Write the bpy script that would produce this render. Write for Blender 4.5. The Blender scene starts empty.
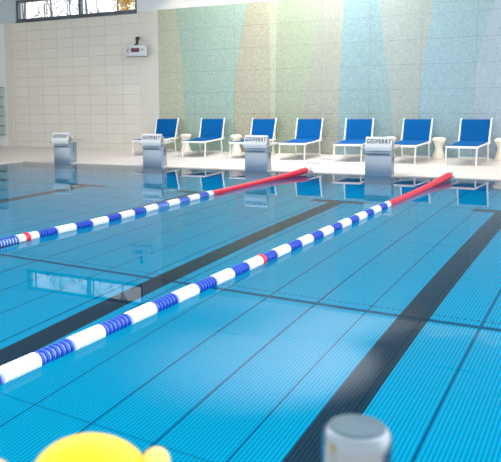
import bpy, bmesh, math, random
from mathutils import Vector, Matrix
S = bpy.context.scene
C = S.collection
random.seed(7)
PI = math.pi

# ------------------------------------------------------------------ materials
def lin(r, g, b):
    f = lambda c: (c/255/12.92) if c/255 <= .04045 else ((c/255+.055)/1.055)**2.4
    return (f(r), f(g), f(b), 1)

class NT:
    def __init__(s, name):
        s.m = bpy.data.materials.new(name); s.m.use_nodes = True
        s.t = s.m.node_tree; s.n = s.t.nodes; s.l = s.t.links
        s.n.clear(); s.out = s.n.new('ShaderNodeOutputMaterial')
    def node(s, kind, **kw):
        x = s.n.new(kind)
        for k, v in kw.items(): setattr(x, k, v)
        return x
    def put(s, sock, v):
        if hasattr(v, 'is_output') or isinstance(v, bpy.types.NodeSocket): s.l.new(v, sock)
        else: sock.default_value = v
    def math(s, op, a, b=0.0, c=None):
        x = s.node('ShaderNodeMath', operation=op)
        s.put(x.inputs[0], a); s.put(x.inputs[1], b)
        if c is not None: s.put(x.inputs[2], c)
        return x.outputs[0]
    def mix(s, f, a, b):
        x = s.node('ShaderNodeMix', data_type='RGBA')
        s.put(x.inputs[0], f); s.put(x.inputs[6], a); s.put(x.inputs[7], b)
        return x.outputs[2]
    def obj(s):
        tc = s.node('ShaderNodeTexCoord'); sp = s.node('ShaderNodeSeparateXYZ')
        s.l.new(tc.outputs['Object'], sp.inputs[0])
        return tc.outputs['Object'], sp.outputs[0], sp.outputs[1], sp.outputs[2]
    def noise(s, co, scale, detail=3):
        x = s.node('ShaderNodeTexNoise'); s.put(x.inputs['Vector'], co)
        x.inputs['Scale'].default_value = scale; x.inputs['Detail'].default_value = detail
        return x.outputs[0]
    def line(s, v, off, pitch, w):
        # 1 inside a line of half-width w repeated every pitch, else 0
        q = s.math('DIVIDE', s.math('SUBTRACT', v, off), pitch)
        d = s.math('ABSOLUTE', s.math('SUBTRACT', q, s.math('ROUND', q)))
        return s.math('LESS_THAN', d, w/pitch)
    def pbr(s, col, rough=.5, metal=0.0, bump=None, bstr=.2, bdist=.01, spec=.5, emis=None, estr=0):
        b = s.node('ShaderNodeBsdfPrincipled')
        s.put(b.inputs['Base Color'], col); s.put(b.inputs['Roughness'], rough)
        s.put(b.inputs['Metallic'], metal); b.inputs['Specular IOR Level'].default_value = spec
        if emis: b.inputs['Emission Color'].default_value = emis; b.inputs['Emission Strength'].default_value = estr
        if bump is not None:
            bp = s.node('ShaderNodeBump'); bp.inputs['Strength'].default_value = bstr
            bp.inputs['Distance'].default_value = bdist
            s.put(bp.inputs['Height'], bump); s.l.new(bp.outputs[0], b.inputs['Normal'])
        s.l.new(b.outputs[0], s.out.inputs[0])
        return s.m

def plain(name, col, rough=.5, metal=0.0, var=.06, scale=30, **kw):
    n = NT(name); co, x, y, z = n.obj()
    f = n.noise(co, scale)
    d = tuple(c*(1-var) for c in col[:3])+(1,); e = tuple(min(1, c*(1+var)) for c in col[:3])+(1,)
    return n.pbr(n.mix(f, d, e), rough, metal, **kw)

M = {}
M['white'] = plain('white_coat', lin(238, 238, 236), .35, 0, .03)
M['plaster'] = plain('white_plaster', lin(226, 230, 232), .8, 0, .02, 8)
M['grey_wall'] = plain('blue_grey_plaster', lin(194, 209, 214), .8, 0, .02, 8)
M['fabric'] = plain('blue_mesh_fabric', lin(0, 88, 152), .9, 0, .10, 260, spec=.15)
M['steel'] = plain('brushed_steel', lin(176, 186, 196), .30, 1.0, .05, 6)
M['steel_panel'] = plain('satin_steel', lin(160, 172, 186), .38, .8, .05, 6)
M['post'] = plain('polished_steel', lin(128, 142, 154), .22, 1.0, .03, 5)
M['table'] = plain('white_plastic', lin(240, 232, 218), .4, 0, .02)
M['sign'] = plain('sign_white', lin(242, 242, 240), .35, 0, .02)
M['ink'] = plain('teal_ink', lin(6, 44, 72), .5, 0, .02)
M['black'] = plain('black_plastic', lin(26, 28, 30), .4, 0, .05)
M['platform'] = plain('grey_beige_nonslip', lin(176, 168, 160), .85, 0, .1, 120)
M['red'] = plain('red_foam', lin(222, 22, 58), .45, 0, .04)
M['rope_white'] = plain('white_float', lin(244, 244, 246), .35, 0, .02)
M['rope_blue'] = plain('blue_float', lin(14, 74, 196), .3, 0, .05)
M['cable'] = plain('pale_rope_core', lin(178, 206, 240), .5, 0, .05)
M['yellow'] = plain('yellow_plastic', lin(244, 206, 0), .35, 0, .02)
M['cream'] = plain('cream_yellow_plastic', lin(240, 206, 110), .35, 0, .1, 20)
M['peach'] = plain('peach_rubber', lin(226, 186, 138), .5, 0, .04)
M['grey_plastic'] = plain('grey_housing', lin(150, 152, 156), .45, 0, .03)
M['case_white'] = plain('light_grey_housing', lin(196, 199, 204), .4, 0, .03)
M['frame'] = plain('grey_window_frame', lin(92, 104, 112), .45, .3, .04)
M['bark'] = plain('grey_bark', lin(112, 106, 114), .9, 0, .3, 20)
M['leaf'] = plain('yellow_leaves', lin(222, 178, 30), .7, 0, .25, 9)
M['grass'] = plain('autumn_lawn', lin(96, 104, 66), .9, 0, .3, 4)
M['shelf'] = plain('grey_green_glass_shelf', lin(96, 122, 120), .3, 0, .05)
M['cubby'] = plain('pale_green_back', lin(190, 206, 200), .5, 0, .03)
M['cap'] = plain('cap_dark_reflection', lin(74, 98, 110), .45, .6)  # dark reflection on the post top, put into the colour
M['ceiling'] = plain('dark_acoustic_ceiling', lin(222, 226, 230), .9, 0, .05, 20)
M['dome'] = plain('white_dome_plaster', lin(244, 246, 248), .9, 0, .01, 4)
M['slot'] = plain('dark_slot', lin(20, 22, 24), .6, 0, .05)
M['trim_ring'] = plain('lamp_trim', lin(210, 212, 214), .4, .2, .02)
n = NT('screen_maroon'); M['screen'] = n.pbr(lin(70, 22, 34), .3, emis=lin(120, 20, 36), estr=.12)
n = NT('lamp_lens'); M['lens'] = n.pbr(lin(255, 244, 224), .4, emis=lin(255, 236, 205), estr=14)

# wall tiles: 587 x 279 mm cream tiles
def tile_mat():
    n = NT('cream_wall_tiles'); co, x, y, z = n.obj()
    j = n.math('MAXIMUM', n.line(x, -12.62, .5875, .007), n.line(z, .508, .2793, .006))
    cx = n.math('FLOOR', n.math('DIVIDE', n.math('ADD', x, 12.62), .5875))
    cz = n.math('FLOOR', n.math('DIVIDE', n.math('SUBTRACT', z, .508), .2793))
    cb = n.node('ShaderNodeCombineXYZ'); n.put(cb.inputs[0], cx); n.put(cb.inputs[1], cz)
    wn = n.node('ShaderNodeTexWhiteNoise', noise_dimensions='3D'); n.l.new(cb.outputs[0], wn.inputs['Vector'])
    t = n.mix(wn.outputs[0], lin(221, 217, 207), lin(226, 222, 212))
    return n.pbr(n.mix(j, t, lin(196, 192, 182)), .22, 0, bump=n.math('SUBTRACT', 1, j), bstr=.4, bdist=.004)
M['tiles'] = tile_mat()
def small_tile_mat():
    n = NT('small_mosaic_tiles'); co, x, y, z = n.obj()
    j = n.math('MAXIMUM', n.line(x, 0, .0515, .0035), n.line(z, .0, .0515, .0035))
    t = n.mix(n.noise(co, 12), lin(216, 213, 204), lin(226, 223, 214))
    return n.pbr(n.mix(j, t, lin(190, 187, 178)), .3)
M['small_tiles'] = small_tile_mat()
def mosaic_mat(name, c):
    n = NT(name); co, x, y, z = n.obj()
    j = n.math('MAXIMUM', n.line(x, -6.17, 1.1905, .007), n.line(z, 1.072, .5616, .007))
    v = n.node('ShaderNodeTexVoronoi'); n.put(v.inputs['Vector'], co); v.inputs['Scale'].default_value = 26
    sp = n.node('ShaderNodeSeparateColor'); n.l.new(v.outputs['Color'], sp.inputs[0])
    d = tuple(q*.88 for q in c[:3])+(1,); e = tuple(min(1, q*1.06) for q in c[:3])+(1,)
    t = n.mix(sp.outputs[0], d, e)
    k = tuple(q*.72 for q in c[:3])+(1,)
    return n.pbr(n.mix(j, t, k), n.math('MULTIPLY_ADD', sp.outputs[1], .2, .16), 0)
MOS = [mosaic_mat('mosaic_%s' % a, lin(*b)) for a, b in (
    ('olive', (178, 184, 160)), ('aqua', (156, 181, 168)), ('sand', (172, 169, 148)), ('sage', (158, 168, 144)),
    ('stone', (162, 164, 150)), ('teal', (136, 163, 166)), ('pearl', (154, 167, 162)), ('sky', (140, 170, 179)), ('lilac', (153, 174, 187)))]

def deck_mat():
    n = NT('cream_deck_tiles'); co, x, y, z = n.obj()
    j = n.math('MAXIMUM', n.line(x, .1, .3, .002), n.line(y, .0, .3, .002))
    t = n.mix(n.noise(co, 1.6), lin(224, 213, 203), lin(231, 221, 212))
    return n.pbr(n.mix(j, t, lin(216, 205, 196)), .45)
M['deck'] = deck_mat()

def pool_mat(name, base, groove, seamc):
    n = NT(name); co, x, y, z = n.obj()
    rib = n.line(x, 0, .027, .0062)
    seam = n.line(x, 2.13, .467, .0075)
    cross = n.line(y, -7.71, 2.74, .008)
    big = n.math('LESS_THAN', n.math('ABSOLUTE', n.math('ADD', y, 7.71)), .034)
    d1 = n.math('LESS_THAN', n.math('ABSOLUTE', n.math('ADD', y, 7.56)), .012)
    dots = n.math('MULTIPLY', d1, n.line(x, 0, .054, .014))
    t = n.mix(n.noise(co, .8), tuple(c*.93 for c in base[:3])+(1,), tuple(min(1, c*1.06) for c in base[:3])+(1,))
    t = n.mix(rib, t, groove)
    t = n.mix(n.math('MAXIMUM', n.math('MAXIMUM', seam, dots), n.math('MULTIPLY', cross, .5)), t, seamc)
    t = n.mix(big, t, seamc)
    return n.pbr(t, .6, spec=0)
M['pool'] = pool_mat('ribbed_blue_pool_floor', (.001, .46, .74, 1), (.0008, .27, .49, 1), (.001, .10, .23, 1))
M['lane'] = pool_mat('ribbed_slate_lane_line', (.022, .062, .10, 1), (.014, .036, .062, 1), (.002, .03, .06, 1))
def pool_wall_mat():
    n = NT('pale_blue_pool_wall'); co, x, y, z = n.obj()
    j = n.math('MAXIMUM', n.line(x, 0, .5, .004), n.line(y, 0, .5, .004))
    return n.pbr(n.mix(j, (.10, .46, .66, 1), (.05, .30, .46, 1)), .4)
M['pool_wall'] = pool_wall_mat()
def water_mat():
    n = NT('clear_pool_water')
    f = n.node('ShaderNodeFresnel'); f.inputs['IOR'].default_value = 1.333
    k = n.node('ShaderNodeMath', operation='MULTIPLY', use_clamp=True)
    n.put(k.inputs[0], n.math('POWER', f.outputs[0], 2.0)); k.inputs[1].default_value = 1.9
    a = n.node('ShaderNodeBsdfRefraction'); a.inputs['IOR'].default_value = 1.333; a.inputs['Roughness'].default_value = 0
    b = n.node('ShaderNodeBsdfGlossy'); b.inputs['Roughness'].default_value = 0
    x = n.node('ShaderNodeMixShader'); n.l.new(k.outputs[0], x.inputs[0])
    n.l.new(a.outputs[0], x.inputs[1]); n.l.new(b.outputs[0], x.inputs[2]); n.l.new(x.outputs[0], n.out.inputs[0])
    return n.m
M['water'] = water_mat()
def pane_mat():
    n = NT('window_glass')
    a = n.node('ShaderNodeBsdfTransparent'); a.inputs[0].default_value = (.93, .95, .96, 1)
    b = n.node('ShaderNodeBsdfGlossy'); b.inputs['Roughness'].default_value = .02
    x = n.node('ShaderNodeMixShader'); x.inputs[0].default_value = .07
    n.l.new(a.outputs[0], x.inputs[1]); n.l.new(b.outputs[0], x.inputs[2]); n.l.new(x.outputs[0], n.out.inputs[0])
    return n.m
M['pane'] = pane_mat()

# ------------------------------------------------------------------ mesh helpers
class MB:
    def __init__(s): s.v = []; s.f = []; s.mi = []
    def add(s, vs, fs, mi=0):
        o = len(s.v); s.v += [tuple(v) for v in vs]
        for f in fs: s.f.append([i+o for i in f]); s.mi.append(mi)
    def box(s, x0, x1, y0, y1, z0, z1, mi=0):
        vs = [(x, y, z) for z in (z0, z1) for y in (y0, y1) for x in (x0, x1)]
        s.add(vs, [(0, 2, 3, 1), (4, 5, 7, 6), (0, 1, 5, 4), (2, 6, 7, 3), (0, 4, 6, 2), (1, 3, 7, 5)], mi)
    def tube(s, pts, r, seg=10, cap=True):
        pts = [Vector(p) for p in pts]; n = len(pts)
        rs = r if isinstance(r, (list, tuple)) else [r]*n
        rings = []; ref = None
        for i, p in enumerate(pts):
            t = (pts[min(i+1, n-1)]-pts[max(i-1, 0)]).normalized()
            if ref is None: ref = Vector((0, 0, 1)) if abs(t.z) < .9 else Vector((1, 0, 0))
            a = (ref-t*ref.dot(t)).normalized(); b = t.cross(a); ref = a
            rings.append([p+(a*math.cos(2*PI*k/seg)+b*math.sin(2*PI*k/seg))*rs[i] for k in range(seg)])
        vs = [v for q in rings for v in q]; fs = []
        for i in range(n-1):
            for k in range(seg):
                k2 = (k+1) % seg
                fs.append((i*seg+k, i*seg+k2, (i+1)*seg+k2, (i+1)*seg+k))
        if cap:
            fs.append(tuple(reversed(range(seg)))); fs.append(tuple((n-1)*seg+k for k in range(seg)))
        s.add(vs, fs)
    def lathe(s, prof, seg=24, axis='z', mat=None):
        vs = []; fs = []; n = len(prof)
        for (h, r) in prof:
            for k in range(seg):
                a = 2*PI*k/seg; r_ = max(r, 1e-4)
                v = (r_*math.cos(a), r_*math.sin(a), h) if axis == 'z' else (r_*math.cos(a), h, -r_*math.sin(a))
                vs.append(v)
        for i in range(n-1):
            for k in range(seg):
                k2 = (k+1) % seg
                fs.append((i*seg+k, i*seg+k2, (i+1)*seg+k2, (i+1)*seg+k))
        fs.append(tuple(reversed(range(seg)))); fs.append(tuple((n-1)*seg+k for k in range(seg)))
        if mat: vs = [mat @ Vector(v) for v in vs]
        s.add(vs, fs)
    def sheet(s, prof, th, x0, x1):
        # profile polyline in (y, z), given thickness, extruded along x
        P = [Vector((0, a, b)) for a, b in prof]; n = len(P); off = []
        for i, p in enumerate(P):
            t = (P[min(i+1, n-1)]-P[max(i-1, 0)]).normalized()
            off.append(p+Vector((0, -t.z, t.y))*th)
        vs = []
        for x in (x0, x1):
            for q in (P, off): vs += [(x, v.y, v.z) for v in q]
        fs = []
        a, b, c, d = 0, n, 2*n, 3*n
        for i in range(n-1):
            fs += [(a+i, a+i+1, c+i+1, c+i), (b+i, d+i, d+i+1, b+i+1), (a+i, b+i, b+i+1, a+i+1), (c+i, c+i+1, d+i+1, d+i)]
        fs += [(a, c, d, b), (a+n-1, b+n-1, d+n-1, c+n-1)]
        s.add(vs, fs)
    def build(s, name, mats, parent=None, bevel=0, smooth=True, kind=None):
        me = bpy.data.meshes.new(name); me.from_pydata(s.v, [], s.f)
        if not isinstance(mats, (list, tuple)): mats = [mats]
        for m in mats: me.materials.append(m)
        for p, k in zip(me.polygons, s.mi): p.material_index = k
        bm = bmesh.new(); bm.from_mesh(me); bmesh.ops.recalc_face_normals(bm, faces=bm.faces)
        if bevel:
            bmesh.ops.bevel(bm, geom=[e for e in bm.edges if e.calc_face_angle(0) > .6], offset=bevel, segments=2, affect='EDGES', profile=.5)
        bm.to_mesh(me); bm.free()
        if smooth:
            for p in me.polygons: p.use_smooth = True
            me.set_sharp_from_angle(angle=math.radians(38))
        me.update()
        o = bpy.data.objects.new(name, me); C.objects.link(o)
        if parent: o.parent = parent
        if kind: o['kind'] = kind
        return o

def tag(o, label, cat, group=None, kind=None):
    o['label'] = label; o['category'] = cat
    if group: o['group'] = group
    if kind: o['kind'] = kind
    return o
def thing(name, label, cat, loc=(0, 0, 0), rz=0, group=None):
    o = bpy.data.objects.new(name, None); C.objects.link(o)
    o.empty_display_size = .1; o.location = loc; o.rotation_euler = (0, 0, rz)
    return tag(o, label, cat, group)
def dup(o, parent=None):
    c = o.copy(); C.objects.link(c); c.parent = parent
    for ch in [q for q in o.children]: dup(ch, c)
    return c
def struct(name, mb, mats, smooth=False, **kw):
    return mb.build(name, mats, kind='structure', smooth=smooth, **kw)
def text_mesh(name, body, size, mat, parent, mtx, depth=.002, bold=.0, shear=0, width=None, space=1.0):
    cu = bpy.data.curves.new(name, 'FONT'); cu.body = body; cu.size = size
    cu.align_x = 'CENTER'; cu.align_y = 'CENTER'; cu.extrude = depth; cu.offset = bold; cu.shear = shear; cu.space_character = space
    t = bpy.data.objects.new(name, cu); C.objects.link(t)
    bpy.context.view_layer.update()
    me = bpy.data.meshes.new_from_object(t.evaluated_get(bpy.context.evaluated_depsgraph_get()))
    bpy.data.objects.remove(t); me.materials.clear(); me.materials.append(mat)
    sx = 1
    if width:
        xs = [v.co.x for v in me.vertices]; sx = width/(max(xs)-min(xs))
    me.transform(Matrix.Diagonal((sx, 1, 1, 1))); me.transform(mtx); me.name = name
    o = bpy.data.objects.new(name, me); C.objects.link(o); o.parent = parent
    return o

# ------------------------------------------------------------------ setting
UPL = 74000
DEPTH = 1.372; YW = 4.005
PX0, PX1, PY0, PY1 = -8.74, 6.28, -12.5, 0.0
def deck_z(y): return .02+.05*max(0, min(1, y/4.0))

b = MB()   # deck: far strip slopes up a little to the wall, other sides level; its edge runs down to the water
def q4(a, c, d, e): b.add([a, c, d, e], [(0, 1, 2, 3)])
q4((-16, 0, .02), (9, 0, .02), (9, YW, .07), (-16, YW, .07))
q4((-16, -18, .02), (PX0, -18, .02), (PX0, 0, .02), (-16, 0, .02))
q4((PX1, -18, .02), (9, -18, .02), (9, 0, .02), (PX1, 0, .02))
q4((PX0, -18, .02), (PX1, -18, .02), (PX1, PY0, .02), (PX0, PY0, .02))
for (x0, y0, x1, y1) in ((PX0, 0, PX1, 0), (PX0, PY0, PX0, PY1), (PX1, PY0, PX1, PY1), (PX0, PY0, PX1, PY0)):
    q4((x0, y0, .02), (x1, y1, .02), (x1, y1, -.03), (x0, y0, -.03))
struct('floor', b, M['deck'])

b = MB()   # pool basin walls
for (x0, y0, x1, y1) in ((PX0, 0, PX1, 0), (PX0, PY0, PX0, PY1), (PX1, PY0, PX1, PY1), (PX0, PY0, PX1, PY0)):
    b.add([(x0, y0, -.03), (x1, y1, -.03), (x1, y1, -DEPTH), (x0, y0, -DEPTH)], [(0, 1, 2, 3)])
struct('pool_wall', b, M['pool_wall'])

b = MB()   # ribbed pool floor with the dark lane lines let in flush: strips across x
lines = [-7.5, -5, -2.5, .03, 2.53, 5.0]; HW = .125; TB = (-2.45, -2.2)
ys = [PY0, -11.0, TB[0], TB[1], PY1]
xs = sorted({PX0, PX1} | {l+s for l in lines for s in (-.45, -HW, HW, .45)})
for i in range(len(xs)-1):
    for k in range(len(ys)-1):
        cx = (xs[i]+xs[i+1])/2; cy = (ys[k]+ys[k+1])/2
        mi = 0
        for l in lines:
            if abs(cx-l) < HW and -11 < cy < TB[1]: mi = 1
            if abs(cx-l) < .45 and TB[0] < cy < TB[1]: mi = 1
        b.add([(xs[i], ys[k], -DEPTH), (xs[i+1], ys[k], -DEPTH), (xs[i+1], ys[k+1], -DEPTH), (xs[i], ys[k+1], -DEPTH)], [(0, 1, 2, 3)], mi)
struct('pool_floor', b, [M['pool'], M['lane']])

b = MB(); b.add([(PX0, PY0, 0), (PX1, PY0, 0), (PX1, PY1, 0), (PX0, PY1, 0)], [(0, 1, 2, 3)])
w = b.build('pool_water', M['water'], smooth=False)
tag(w, 'clear calm blue water filling the swimming pool up to the deck edge', 'water', kind='stuff')

# back wall: tiled part with the window opening above, mosaic part, plaster above
ZT = 3.885; WZ0, WZ1 = 3.87, 4.52; WX0, WX1 = -12.42, -7.98; ZC = 4.6
b = MB(); b.box(-12.66, -7.92, YW, YW+.3, 0, WZ0, 0)
b.box(-7.92, -7.30, YW, YW+.3, 0, WZ0, 1); b.box(-12.92, -12.66, YW-.02, YW+.3, 0, WZ0, 1)
b.box(-16, -12.92, YW, YW+.3, 0, WZ0, 2)
b.box(-16, WX0, YW, YW+.3, WZ0, ZC, 3); b.box(WX1, -7.30, YW, YW+.3, WZ0, ZC, 2); b.box(WX0, WX1, YW, YW+.3, WZ1, ZC, 2)
struct('wall_back', b, [M['tiles'], M['small_tiles'], M['plaster'], M['grey_wall']])
b = MB(); b.box(-7.30, 9, YW+.02, YW+.3, 0, ZT, 0); b.box(-7.30, 9, YW, YW+.3, ZT, ZC, 1)
struct('wall_mosaic_backing', b, [M['plaster'], M['plaster']]).name = 'wall_upper'
Z0 = .03   # mosaic colour fields, one mesh; boundaries lean as in the photo
B = [([-7.30]*4), (-6.72, -6.60, -6.53, -6.42), (-4.60, -4.80, -4.97, -5.02), (-4.00, -3.98, -3.96, -3.94), (-3.77, -3.78, -3.80, -3.82),
     (-2.59, -2.78, -2.96, -3.12), (-2.05, -2.09, -2.13, -2.17), (-1.26, -1.12, -.96, -.76), (.06, -.06, -.18, -.30), (1.42, 1.16, .97, .94),
     (2.5, 2.6, 2.7, 2.8), (4.2, 4.0, 3.8, 3.6), (5.4, 5.5, 5.6, 5.7), (7.0, 6.8, 6.6, 6.4), ([9.0]*4)]
kinds = [0, 1, 2, 3, 3, 4, 5, 6, 7, 8, 5, 6, 7, 8]
kinds[3] = 0
zz = (ZT, 2.9, 2.0, Z0)
b = MB()
for i in range(len(B)-1):
    for k in range(3):
        b.add([(B[i][k], YW, zz[k]), (B[i+1][k], YW, zz[k]), (B[i+1][k+1], YW, zz[k+1]), (B[i][k+1], YW, zz[k+1])], [(0, 1, 2, 3)], kinds[i])
struct('wall_mosaic', b, MOS)
b = MB(); b.box(-16.2, -16, -8, YW+.3, 0, ZC, 0); struct('wall_left', b, M['plaster'])

# ceiling: flat over the far half, and an added, unseen lamp that brightens a soft patch of it
b = MB(); b.box(-16, 2.8, -6, YW+.3, ZC, ZC+.25); struct('ceiling', b, M['ceiling'])
FP = Vector((6.75, .9, 1.05)); FT = Vector((-2.6, 1.5, ZC))
t = thing('ceiling_fill_lamp', 'added lamp on a short pole, out of view on the right deck, brightening the ceiling', 'lamp', (FP.x, FP.y, deck_z(FP.y)))
b = MB(); b.lathe([(0, .16), (.02, .16), (.03, .03), (.80, .025)], 20); b.build('pole', M['steel'], t)
fd = (FT-FP).normalized(); q = fd.to_track_quat('-Z', 'Y').to_matrix().to_4x4(); base = FP-Vector(t.location)
b = MB(); b.lathe([(.12, .05), (.10, .10), (-.02, .13), (-.06, .13)], 24, 'z', Matrix.Translation(base) @ q); b.build('housing', M['black'], t)
ld = bpy.data.lights.new('ceiling_fill', 'SPOT'); ld.energy = UPL; ld.color = (.95, .97, 1); ld.spot_size = math.radians(40); ld.spot_blend = 1; ld.shadow_soft_size = .06
lo = bpy.data.objects.new('ceiling_fill_beam', ld); C.objects.link(lo); lo.parent = t; lo.location = base+fd*.10; lo.rotation_euler = q.to_euler(); lo.scale = (1, .30, 1)

# window strip above the tiles
wt = bpy.data.objects.new('window_1', None); C.objects.link(wt); wt.location = (0, YW, WZ0); wt['kind'] = 'structure'
b = MB(); h = WZ1-WZ0; fw = .07
for x0, x1 in ((WX0, WX0+fw), (-10.03, -9.95), (WX1-fw, WX1)): b.box(x0, x1, .02, .16, 0, h)
for x0, x1 in ((WX0+fw, -10.03), (-9.95, WX1-fw)):
    b.box(x0, x1, .02, .16, 0, .085); b.box(x0, x1, .02, .16, h-.07, h)
b.build('window_frame', M['frame'], wt, bevel=.006)
b = MB(); b.box(WX0, WX1, -.03, .02, -.03, .012); b.build('window_sill', M['frame'], wt, bevel=.004)
for x0, x1 in ((WX0+fw, -10.03), (-9.95, WX1-fw)):
    b = MB(); b.box(x0, x1, .08, .092, .085, h-.07); b.build('pane', M['pane'], wt, smooth=False)

b = MB(); b.add([(-60, YW+.3, -.05), (40, YW+.3, -.05), (40, 70, -.05), (-60, 70, -.05)], [(0, 1, 2, 3)])
struct('ground', b, M['grass'])

# ------------------------------------------------------------------ trees beyond the window
def bare_tree(seed, x, y, ht, leaves=False, label=None, group=None):
    R = random.Random(seed)
    t = thing('birch_tree' if not leaves else 'maple_tree', label, 'tree', (x, y, -.05), R.random()*6, group)
    b = MB(); pts = [(0, 0, 0)]; rs = [.11]
    for i in range(1, 9):
        pts.append((pts[-1][0]+R.uniform(-.07, .07), pts[-1][1]+R.uniform(-.07, .07), ht*i/8)); rs.append(.11*(1-i/8.6))
    b.tube(pts, rs, 7); b.build('trunk', M['bark'], t)
    br = MB(); tips = []
    def grow(p, d, L, r, lv):
        q = p+d*L*.5+Vector((R.uniform(-.08, .08), R.uniform(-.08, .08), .03)); e = p+d*L
        br.tube([p, q, e], [r, r*.75, r*.4], 4, cap=False); tips.append(e)
        if lv:
            for _ in range(3):
                nd = (d+Vector((R.uniform(-.8, .8), R.uniform(-.8, .8), R.uniform(-.1, .7)))).normalized()
                grow(p+d*L*R.uniform(.35, 1), nd, L*R.uniform(.45, .7), r*.55, lv-1)
    for k in range(20):
        f = R.uniform(.3, .97); i = min(7, int(f*8)); a = Vector(pts[i]).lerp(Vector(pts[i+1]), f*8-i)
        an = R.uniform(0, 2*PI); d = Vector((math.cos(an), math.sin(an), R.uniform(.35, 1.2))).normalized()
        grow(a, d, ht*R.uniform(.12, .20)*(1.2-f*.6), .018, 2)
    br.build('branches', M['bark'], t, smooth=False)
    if leaves:
        lf = MB()
        for e in tips:
            for _ in range(10):
                c = e+Vector((R.gauss(0, .16), R.gauss(0, .16), R.gauss(0, .13)))
                u = Vector((R.gauss(0, 1), R.gauss(0, 1), R.gauss(0, 1))).normalized()*.07
                v = u.cross(Vector((R.gauss(0, 1), R.gauss(0, 1), R.gauss(0, 1)))).normalized()*.05
                lf.add([c-u, c+v, c+u, c-v], [(0, 1, 2, 3)])
        lf.build('foliage', M['leaf'], t, smooth=False)
    return t
proto = []
TR = [(9, .10), (10, .62), (14, .33), (14.5, .86), (19.5, .10), (20, .50), (25, .28), (26, .70), (32, .08), (33, .48), (40, .30), (41, .72)]
for i, (y, f) in enumerate(TR):
    x = 4.03-(16.6-4.6*f)/18.1*(y+14.1)
    if i < 4:
        t = bare_tree(i, x, y, random.uniform(8.5, 9.5), False, 'bare tree with fine grey branches seen through the high strip window', 'bare trees beyond the strip window')
        proto.append(t)
    else:
        t = dup(proto[i % 4]); t.location = (x, y, -.05); t.rotation_euler.z = random.uniform(0, 6)
        t.scale = (1, 1, 1+max(0, (y-14)*.02))
for k, (y, f, lab) in enumerate(((22, 1.0, 'yellow leaved autumn tree outside the right window pane, nearest the wall end'), (31, .90, 'taller yellow leaved autumn tree outside the right window pane, farther from the wall end'))):
    t = bare_tree(50+k, 4.03-(16.6-4.6*f)/18.1*(y+14.1), y, 9+k, True, lab)

# ------------------------------------------------------------------ sun loungers
def lounger():
    t = thing('sun_lounger', '', 'sun lounger', group='blue sun loungers in the row along the mosaic wall')
    W = .30; fr = MB(); zr = .375
    fr.tube([(-W, -.74, zr), (-W, .74, zr)], .020, 8); fr.tube([(W, -.74, zr), (W, .74, zr)], .020, 8)
    fr.tube([(-W, -.74, zr), (W, -.74, zr)], .024, 8); fr.tube([(-W, .74, zr), (W, .74, zr)], .018, 8)
    fr.build('frame', M['white'], t)
    hy, hz, ty, tz = .58, .41, .745, .885
    bf = MB()
    for s in (-1, 1): bf.tube([(s*.315, hy-.05, hz-.06), (s*.315, ty+.02, tz+.022)], .019, 8)
    bf.tube([(-.315, ty-.008, tz-.05), (.315, ty-.008, tz-.05)], .012, 8)
    bf.build('backrest_frame', M['white'], t)
    d = Vector((0, ty-hy, tz-hz)).normalized(); nn = Vector((0, -d.z, d.y))
    sb = MB(); sb.sheet([(hy, hz), (hy+(ty-hy)*.5, hz+(tz-hz)*.5-.012), (ty-.01, tz-.006)], .016, -.298, .298)
    sb.build('backrest', M['fabric'], t)
    ss = MB(); ss.sheet([(-.72, zr+.018), (-.3, zr+.006), (hy, hz-.004)], .016, -.282, .282)
    ss.build('seat', M['fabric'], t)
    for sx in (-1, 1):
        l = MB(); l.tube([(sx*W, -.60, zr), (sx*W, -.69, zr-.05), (sx*W, -.72, 0)], .017, 8); l.build('leg', M['white'], t)
        l = MB(); l.tube([(sx*W, .52, zr), (sx*W, .60, 0)], .017, 8); l.build('leg', M['white'], t)
    st = MB(); st.tube([(-W, .588, .055), (W, .588, .055)], .012, 8); st.build('stretcher', M['white'], t)
    for sx in (-1, 1):
        pr = MB(); pr.tube([(sx*.305, .66, .62), (sx*.305, .72, zr)], .011, 6); pr.build('backrest_prop', M['white'], t)
    return t
LNG = [(-6.80, 0.09, 'blue sun lounger at the left end of the row, behind the starting block numbered 2'),
       (-5.36, 0.15, 'second blue sun lounger from the left, in the open between two hourglass stools'),
       (-3.97, 0.04, 'third blue sun lounger from the left, right behind a starting block'),
       (-2.72, 0.08, 'fourth and middle blue sun lounger of the row, no stool on either side'),
       (-1.44, 0.13, 'fifth blue sun lounger, partly hidden at the left of the nearest starting block'),
       (-.18, 0.0, 'blue sun lounger just right of the nearest starting block, second from the right end'),
       (1.06, -0.02, 'blue sun lounger at the right end of the row, behind the red rope end')]
LY = 3.0
lp = lounger()
for i, (x, rz, lab) in enumerate(LNG):
    o = lp if i == 0 else dup(lp)
    o.location = (x, LY, deck_z(LY-.35)); o.rotation_euler = (math.atan2(.05, 4), 0, rz)
    o['label'] = lab

def stool():
    t = thing('hourglass_stool', '', 'stool', group='white hourglass stools between the loungers')
    b = MB(); b.lathe([(0, .14), (.012, .15), (.10, .128), (.19, .092), (.25, .082), (.31, .092), (.37, .122), (.405, .148)], 28); b.build('base', M['table'], t)
    b = MB(); b.lathe([(.405, .148), (.42, .155), (.44, .155), (.462, .14), (.478, .10), (.485, .0)], 28); b.build('top', M['table'], t)
    return t
sp = stool()
ST = [(-6.27, 'white hourglass stool between the first and second loungers from the left'),
      (-4.77, 'white hourglass stool between the second and third loungers from the left'),
      (-.80, 'white hourglass stool mostly hidden behind the nearest starting block'),
      (.31, 'white hourglass stool between the two loungers at the right end'),
      (1.63, 'white hourglass stool cut off by the right edge of the picture')]
for i, (x, lab) in enumerate(ST):
    o = sp if i == 0 else dup(sp)
    o.location = (x, 3.68, deck_z(3.68)); o['label'] = lab

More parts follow.
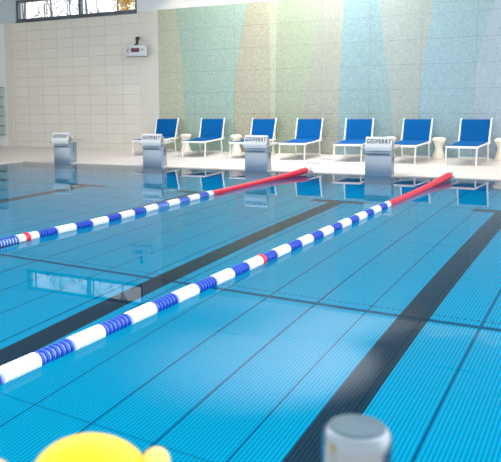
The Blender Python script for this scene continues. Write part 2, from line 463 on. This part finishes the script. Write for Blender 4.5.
# ------------------------------------------------------------------ starting blocks and their covers
def block():
    t = thing('starting_block', '', 'starting block', group='steel starting blocks at the far pool edge')
    b = MB()   # front sheet with returned sides, deeper at the foot
    pr = [(.01, 0), (.01, .46), (.17, .46), (.21, 0)]
    vs = [(s*.25, y, z) for s in (-1, 1) for y, z in pr]
    b.add(vs, [(0, 1, 2, 3), (7, 6, 5, 4), (0, 4, 5, 1), (1, 5, 6, 2), (2, 6, 7, 3), (3, 7, 4, 0)])
    bd = b.build('body', M['steel_panel'], t, bevel=.012)
    b = MB(); b.box(-.245, .245, -.014, .009, -.04, .35); b.build('front_plate', M['steel_panel'], t, bevel=.004)
    b = MB(); b.box(-.25, .25, .004, .012, .355, .362); b.build('panel_joint', M['grey_plastic'], bd, smooth=False)
    b = MB(); pr = [(-.07, .462), (-.07, .492), (.46, .545), (.46, .515)]
    vs = [(s*.30, y, z) for s in (-1, 1) for y, z in pr]
    b.add(vs, [(0, 1, 2, 3), (7, 6, 5, 4), (0, 4, 5, 1), (1, 5, 6, 2), (2, 6, 7, 3), (3, 7, 4, 0)])
    b.build('platform', M['platform'], t, bevel=.006)
    b = MB(); b.box(-.12, .12, .26, .40, 0, .525); b.build('rear_pedestal', M['steel'], t, bevel=.01)
    b = MB(); b.tube([(-.22, .01, .385), (-.22, -.05, .39), (.22, -.05, .39), (.22, .01, .385)], .014, 8); b.build('grab_bar', M['steel'], t)
    return t
def cover():
    t = thing('closed_sign', '', 'sign', group='closed lane covers on the starting blocks')
    b = MB()
    prof = [(-.078, .452), (-.098, .500), (-.100, .525), (-.090, .548), (-.052, .686), (-.042, .696), (-.028, .690), (.10, .510)]
    b.sheet([(y, z) for y, z in prof], .010, -.247, .247)
    cvr = b.build('cover_panel', M['sign'], t)
    d = Vector((0, .038, .138)).normalized(); nn = Vector((0, -d.z, d.y))
    c = Vector((0, -.071, .617))+nn*.0125
    m = Matrix(((1, d.x, nn.x, c.x), (0, d.y, nn.y, c.y), (0, d.z, nn.z, c.z), (0, 0, 0, 1)))
    text_mesh('lettering', 'GESPERRT', .112, M['ink'], cvr, m, .001, .0016, .12, .455, 1.18)
    return t
BLK = [(-7.51, '1', 'steel starting block farthest left, alone in front of the cream tiles', 'white closed sign on the leftmost starting block'),
       (-4.99, '2', 'steel starting block with a black number 2 on its side', 'white closed sign on the starting block numbered 2'),
       (-2.50, '3', 'steel starting block just left of the farther red rope end, third from the left', 'white closed sign on the third starting block from the left'),
       (-.005, '4', 'steel starting block nearest the camera, farthest right, left of the red rope end', 'white closed sign on the nearest starting block, at the right')]
bp = block(); cp = cover()
blks = [bp]+[dup(bp) for _ in range(3)]
for i, (x, num, la, lb) in enumerate(BLK):
    o = blks[i]
    o.location = (x, 0, .02); o['label'] = la
    m = Matrix(((0, 0, 1, .2515), (1, 0, 0, .105), (0, 1, 0, .29), (0, 0, 0, 1)))
    text_mesh('lane_number', num, .17, M['black'], [c for c in o.children if c.name.startswith('body')][0], m, .001, .003)
    s = cp if i == 0 else dup(cp)
    s.location = (x+.022, 0, .022); s['label'] = lb

# ------------------------------------------------------------------ lane ropes
def ribbed(L, n, r0, r1, fill):
    b = MB(); prof = [(-L/2, r1*.5)]
    p = L/n
    for k in range(n):
        y = -L/2+k*p
        prof += [(y+p*.02, r1), (y+p*.08, r0*.96), (y+p*.2, r0), (y+p*(fill-.12), r0), (y+p*fill, r0*.96), (y+p*(fill+.05), r1), (y+p*.99, r1)]
    prof.append((L/2, r1*.5))
    b.lathe(prof, 16, 'y'); return b
def rope(label, pts, wstart, first_blue, red_y, end_x):
    t = thing('lane_rope', label, 'lane rope', (pts[0][0], pts[0][1], .0), 0, 'floating lane ropes across the pool')
    ox, oy = pts[0]
    def X(y):
        for (xa, ya), (xb, yb) in zip(pts, pts[1:]):
            if yb <= y <= ya: return xa+(xb-xa)*(ya-y)/(ya-yb)
        return pts[-1][0]
    def put(mesh_o, y):
        mesh_o.location = (X(y)-ox, y-oy, .022)
        mesh_o.rotation_euler.z = -math.atan2(X(y+.2)-X(y-.2), .4)
        return mesh_o
    protos = {}
    def section(colour, y):
        if colour not in protos:
            bb = ribbed(.30, 7, .052, .041, .90) if colour == 'white' else ribbed(.30, 7, .050, .034, .60)
            protos[colour] = bb.build(colour+'_float_section', M['rope_'+colour], t)
            o = protos[colour]
            if colour == 'blue': o['label'] = 'blue ribbed float section'
            else: o['label'] = 'white ribbed float section'
        else:
            o = protos[colour].copy(); C.objects.link(o); o.parent = t
        return put(o, y)
    y = first_blue
    while y > PY0+.35:
        section('blue', y)
        if y-.3 > PY0+.3: section('white', y-.3)
        y -= .6
    bb = ribbed(wstart-(first_blue+.15), 4, .050, .040, .9)
    put(bb.build('white_float_section', M['rope_white'], t), (wstart+first_blue+.15)/2)
    bb = MB(); bb.lathe([(-.035, .045), (-.033, .055), (-.02, .0575), (.02, .0575), (.033, .055), (.035, .045)], 18, 'y')
    o = put(bb.build('distance_marker', M['red'], t), red_y); o['label'] = 'red disc marking distance'
    bb = MB(); n = 14; P = []; R = []
    ye = -.26
    for k in range(n+1):
        f = k/n; yy = wstart+(ye-wstart)*f
        P.append((X(yy)+(end_x-X(ye))*f**3-ox, yy-oy, .022+.055*f**3)); R.append(.045+.016*f*f)
    e = P[-1]
    P += [(e[0], e[1]+.03, e[2]+.001), (e[0], e[1]+.045, e[2]+.001)]; R += [.050, .02]
    bb.tube(P, R, 14); o = bb.build('red_sleeve', M['red'], t); o['label'] = 'smooth red end sleeve'
    bb = MB(); bb.tube([(X(y_)-ox, y_-oy, .022) for y_ in (wstart+.05, -6, -8, -10, PY0+.01)], .0375, 12)
    bb.build('rope_core', M['cable'], t)
    bb = MB(); bb.tube([(e[0], e[1]+.03, e[2]), (e[0]+.01, -.03-oy, .05), (e[0]+.012, .02-oy, .045)], .011, 8)
    bb.box(e[0]-.02, e[0]+.045, .0-oy, .05-oy, .02, .045); bb.tube([(e[0]+.012, -.02-oy, .0), (e[0]+.012, -.02-oy, .125)], .012, 8)
    bb.build('wall_hook', M['steel'], t)
    return t
rope('long floating lane rope in the foreground, ending right of the nearest starting block',
     [(1.30, -.2), (1.265, -3.94), (1.240, -7.9), (1.245, -11.3), (1.25, -12.5)], -3.94, -4.25, -8.00, 1.315)
rope('floating lane rope farther back, ending between the two nearer starting blocks',
     [(-1.34, -.2), (-1.435, -2.0), (-1.467, -3.9), (-1.44, -5.4), (-1.385, -6.9), (-1.45, -8.2), (-1.45, -12.5)], -3.86, -4.16, -8.08, -1.335)

# ------------------------------------------------------------------ display board on the tiled wall
t = thing('display_board', 'grey electronic time display with a dark red screen, mounted high on the tiled wall', 'display', (-7.83, 3.72, 2.66), math.radians(14))
b = MB(); b.box(-.29, .29, -.06, .06, 0, .30); hs = b.build('housing', M['case_white'], t, bevel=.02)
b = MB(); b.box(-.31, .31, .05, .10, -.02, .30); b.build('rear_case', M['grey_plastic'], t, bevel=.015)
b = MB(); b.box(-.135, .105, -.064, -.058, .105, .215); b.build('screen', M['screen'], hs, smooth=False)
def arrow(pts, r):
    b = MB(); b.tube(pts, r, 6); return b
b = arrow([(-.215, -.066, .10), (-.235, -.066, .135), (-.23, -.066, .17), (-.205, -.066, .195)], .009); b.build('symbol', M['black'], hs)
b = arrow([(.165, -.066, .135), (.19, -.066, .175), (.215, -.066, .165)], .009); b.tube([(.19, -.066, .175), (.185, -.066, .205)], .008, 6); b.build('symbol', M['black'], hs)
b = MB(); b.tube([(.02, .0, .30), (.02, .01, .38), (.01, .03, .45), (-.01, .10, .49), (-.03, .235, .51)], .040, 8)
b.tube([(0, 0, .285), (0, 0, .33)], .06, 12); b.lathe([(0, .055), (.05, .055)], 12, 'y', Matrix.Translation((.01, .05, .475)))
b.build('bracket', M['black'], t)
b = MB(); b.tube([(-.03, .23, .51), (-.03, .284, .51)], .04, 12); b.build('wall_plate', M['grey_plastic'], t)

# ------------------------------------------------------------------ small things on wall and deck
t = thing('wall_shelf', 'pale green pigeonhole shelf on the white wall at the far left edge', 'shelf', (-13.5, YW, .42))
b = MB(); b.box(-.5, .5, -.06, 0, 0, 1.5); b.build('back_panel', M['cubby'], t, smooth=False)
for k in range(6):
    b = MB(); z = k*.295; b.box(-.48, .48, -.3, -.06, z, z+.025); b.build('shelf_board', M['shelf'], t, smooth=False)

def drain(x, y, lab):
    t = thing('floor_drain', lab, 'drain', (x, y, deck_z(y)), 0, 'slotted floor drains on the far deck')
    b = MB(); b.box(-.15, .15, -.05, -.04, 0, .006); b.box(-.15, .15, .04, .05, 0, .006); b.box(-.15, -.14, -.04, .04, 0, .006); b.box(.14, .15, -.04, .04, 0, .006)
    b.build('rim', M['steel'], t, smooth=False)
    b = MB(); b.box(-.14, .14, -.04, .04, .0, .003); b.build('grate', M['slot'], t, smooth=False)
drain(-1.93, 1.75, 'short dark slotted drain in the deck behind the farther red rope end')
drain(-1.98, 2.75, 'short dark slotted drain nearer the wall, by the fourth lounger')

# downlights washing the mosaic wall, and slots in the ceiling between some of them
LX = [-10.11+1.17*k for k in range(0)]
def lamp(x, first=[None]):
    if first[0] is None:
        t = thing('ceiling_light', '', 'ceiling light', (0, 0, 0), 0, 'warm downlights along the mosaic wall')
        b = MB(); b.lathe([(-.012, .085), (-.012, .062), (0, .062), (0, .09)], 20); b.build('trim_ring', M['trim_ring'], t)
        b = MB(); b.lathe([(-.006, .0), (-.006, .060), (-.001, .060)], 20); b.build('lens', M['lens'], t)
        first[0] = t
    else: t = dup(first[0])
    t.location = (x, 3.48, ZC-.001)
    t['label'] = 'small round warm downlight in the ceiling close to the mosaic wall'
    ld = bpy.data.lights.new('spot', 'SPOT'); ld.energy = SPOT; ld.color = (1, .80, .56); ld.spot_size = math.radians(118); ld.spot_blend = .25; ld.shadow_soft_size = .05
    lo = bpy.data.objects.new('downlight_beam', ld); C.objects.link(lo); lo.parent = t; lo.location = (0, 0, -.02)
SPOT = 22
for k in range(12): lamp(-6.61+1.17*k)
for x in (-4.85, .94):
    b = MB(); b.box(x-.42, x+.42, 3.10, 3.18, ZC-.004, ZC+.0)
    o = b.build('ceiling_slot', M['slot'], smooth=False); tag(o, 'dark linear air slot in the ceiling, %s' % ('above the right loungers' if x > 0 else 'above the left loungers'), 'vent', 'linear air slots in the ceiling')

# ------------------------------------------------------------------ blurred foreground
t = thing('steel_post', 'blurred polished steel post with a flat top standing in the foreground at right', 'post', (3.728, -13.14, .02))
b = MB(); b.lathe([(0, .10), (.01, .10), (.012, .047), (.962, .047), (.976, .0462), (.983, .043), (.986, .039), (.986, .0)], 40); b.build('tube', M['post'], t)
b = MB(); b.lathe([(.986, .038), (.989, .037), (.990, .034), (.990, .0)], 40); b.build('cap', M['cap'], t)  # top disc, coloured darker in place of a dim reflection

t = thing('storage_box', 'white poolside box below the bottom edge, carrying the yellow toy', 'box', (3.33, -13.36, .02))
b = MB(); b.box(-.16, .16, -.10, .10, 0, .82); b.build('body', M['white'], t, bevel=.01)
b = MB(); b.box(-.17, .17, -.11, .11, .82, .845); b.build('lid', M['white'], t, bevel=.008)
TZ = .865
t = thing('yellow_float', 'blurred bright yellow rounded plastic toy at the bottom left edge', 'toy', (3.413, -13.325, TZ), .533)
def blob(prof, seg, loc, sc, rot=0):
    b = MB(); m = Matrix.Translation(loc) @ Matrix.Rotation(rot, 4, 'Y') @ Matrix.Diagonal((*sc, 1)); b.lathe(prof, seg, 'z', m); return b
sph = [(-math.cos(PI*k/16), math.sin(PI*k/16)) for k in range(17)]
b = blob(sph, 32, (0, 0, .066), (.085, .062, .066)); b.build('body', M['yellow'], t)
b = blob(sph, 24, (.090, .0, .092), (.020, .020, .023), .4); b.tube([(.055, .0, .075), (.085, .0, .085)], .012, 12); o = b.build('knob', M['cream'], t); o['label'] = 'pale yellow knob on the right side'
b = blob(sph, 32, (0, 0, 0), (.049, .046, .0505)); o = b.build('foam_float', M['peach']); o.location = (3.289, -13.399, TZ+.0505); o.rotation_euler.z = .533
tag(o, 'blurred peach coloured rounded float just showing at the bottom left corner', 'toy')

# ------------------------------------------------------------------ light and camera
wd = bpy.data.worlds.new('sky'); S.world = wd; wd.use_nodes = True
nt = wd.node_tree; bg = nt.nodes['Background']; bg.inputs[0].default_value = (.95, .955, .96, 1)
tc = nt.nodes.new('ShaderNodeTexCoord'); sp = nt.nodes.new('ShaderNodeSeparateXYZ'); mr = nt.nodes.new('ShaderNodeMapRange')
mr.interpolation_type = 'SMOOTHSTEP'   # hazy sky, brighter on the side behind the window
for k, v in ((1, -.1), (2, .6), (3, 1.45), (4, 2.7)): mr.inputs[k].default_value = v
nt.links.new(tc.outputs['Generated'], sp.inputs[0]); nt.links.new(sp.outputs[1], mr.inputs[0]); nt.links.new(mr.outputs[0], bg.inputs[1])

cam = bpy.data.cameras.new('camera'); co = bpy.data.objects.new('camera', cam); C.objects.link(co); S.camera = co
yaw, pitch, roll = 0.5328349, 0.1378060, -0.0126989
cy, sy, cp_, sp_ = math.cos(yaw), math.sin(yaw), math.cos(pitch), math.sin(pitch)
fwd = Vector((-sy*cp_, cy*cp_, -sp_)); right = Vector((cy, sy, 0)); up = right.cross(fwd)
r2 = math.cos(roll)*right+math.sin(roll)*up; u2 = -math.sin(roll)*right+math.cos(roll)*up
co.matrix_world = Matrix(((r2.x, u2.x, -fwd.x, 4.02583), (r2.y, u2.y, -fwd.y, -14.11092), (r2.z, u2.z, -fwd.z, 1.45028), (0, 0, 0, 1)))
cam.sensor_fit = 'HORIZONTAL'; cam.sensor_width = 36; cam.lens = 763.6688*36/501
cam.shift_x = (250.5-180.438)/501; cam.shift_y = -(231-205.853)/501
cam.clip_start = .05; cam.clip_end = 300
cam.dof.use_dof = True; cam.dof.focus_distance = 11; cam.dof.aperture_fstop = 6.3

S.view_settings.view_transform = 'Standard'; S.view_settings.look = 'None'; S.view_settings.gamma = 1
S.view_settings.use_curve_mapping = False; S.view_settings.exposure = 0.28
cy_ = S.cycles
cy_.max_bounces = 12; cy_.diffuse_bounces = 5; cy_.glossy_bounces = 6; cy_.transmission_bounces = 8; cy_.transparent_max_bounces = 8
cy_.caustics_refractive = True; cy_.caustics_reflective = True; cy_.blur_glossy = .2; cy_.sample_clamp_indirect = 12
cy_.use_denoising = True
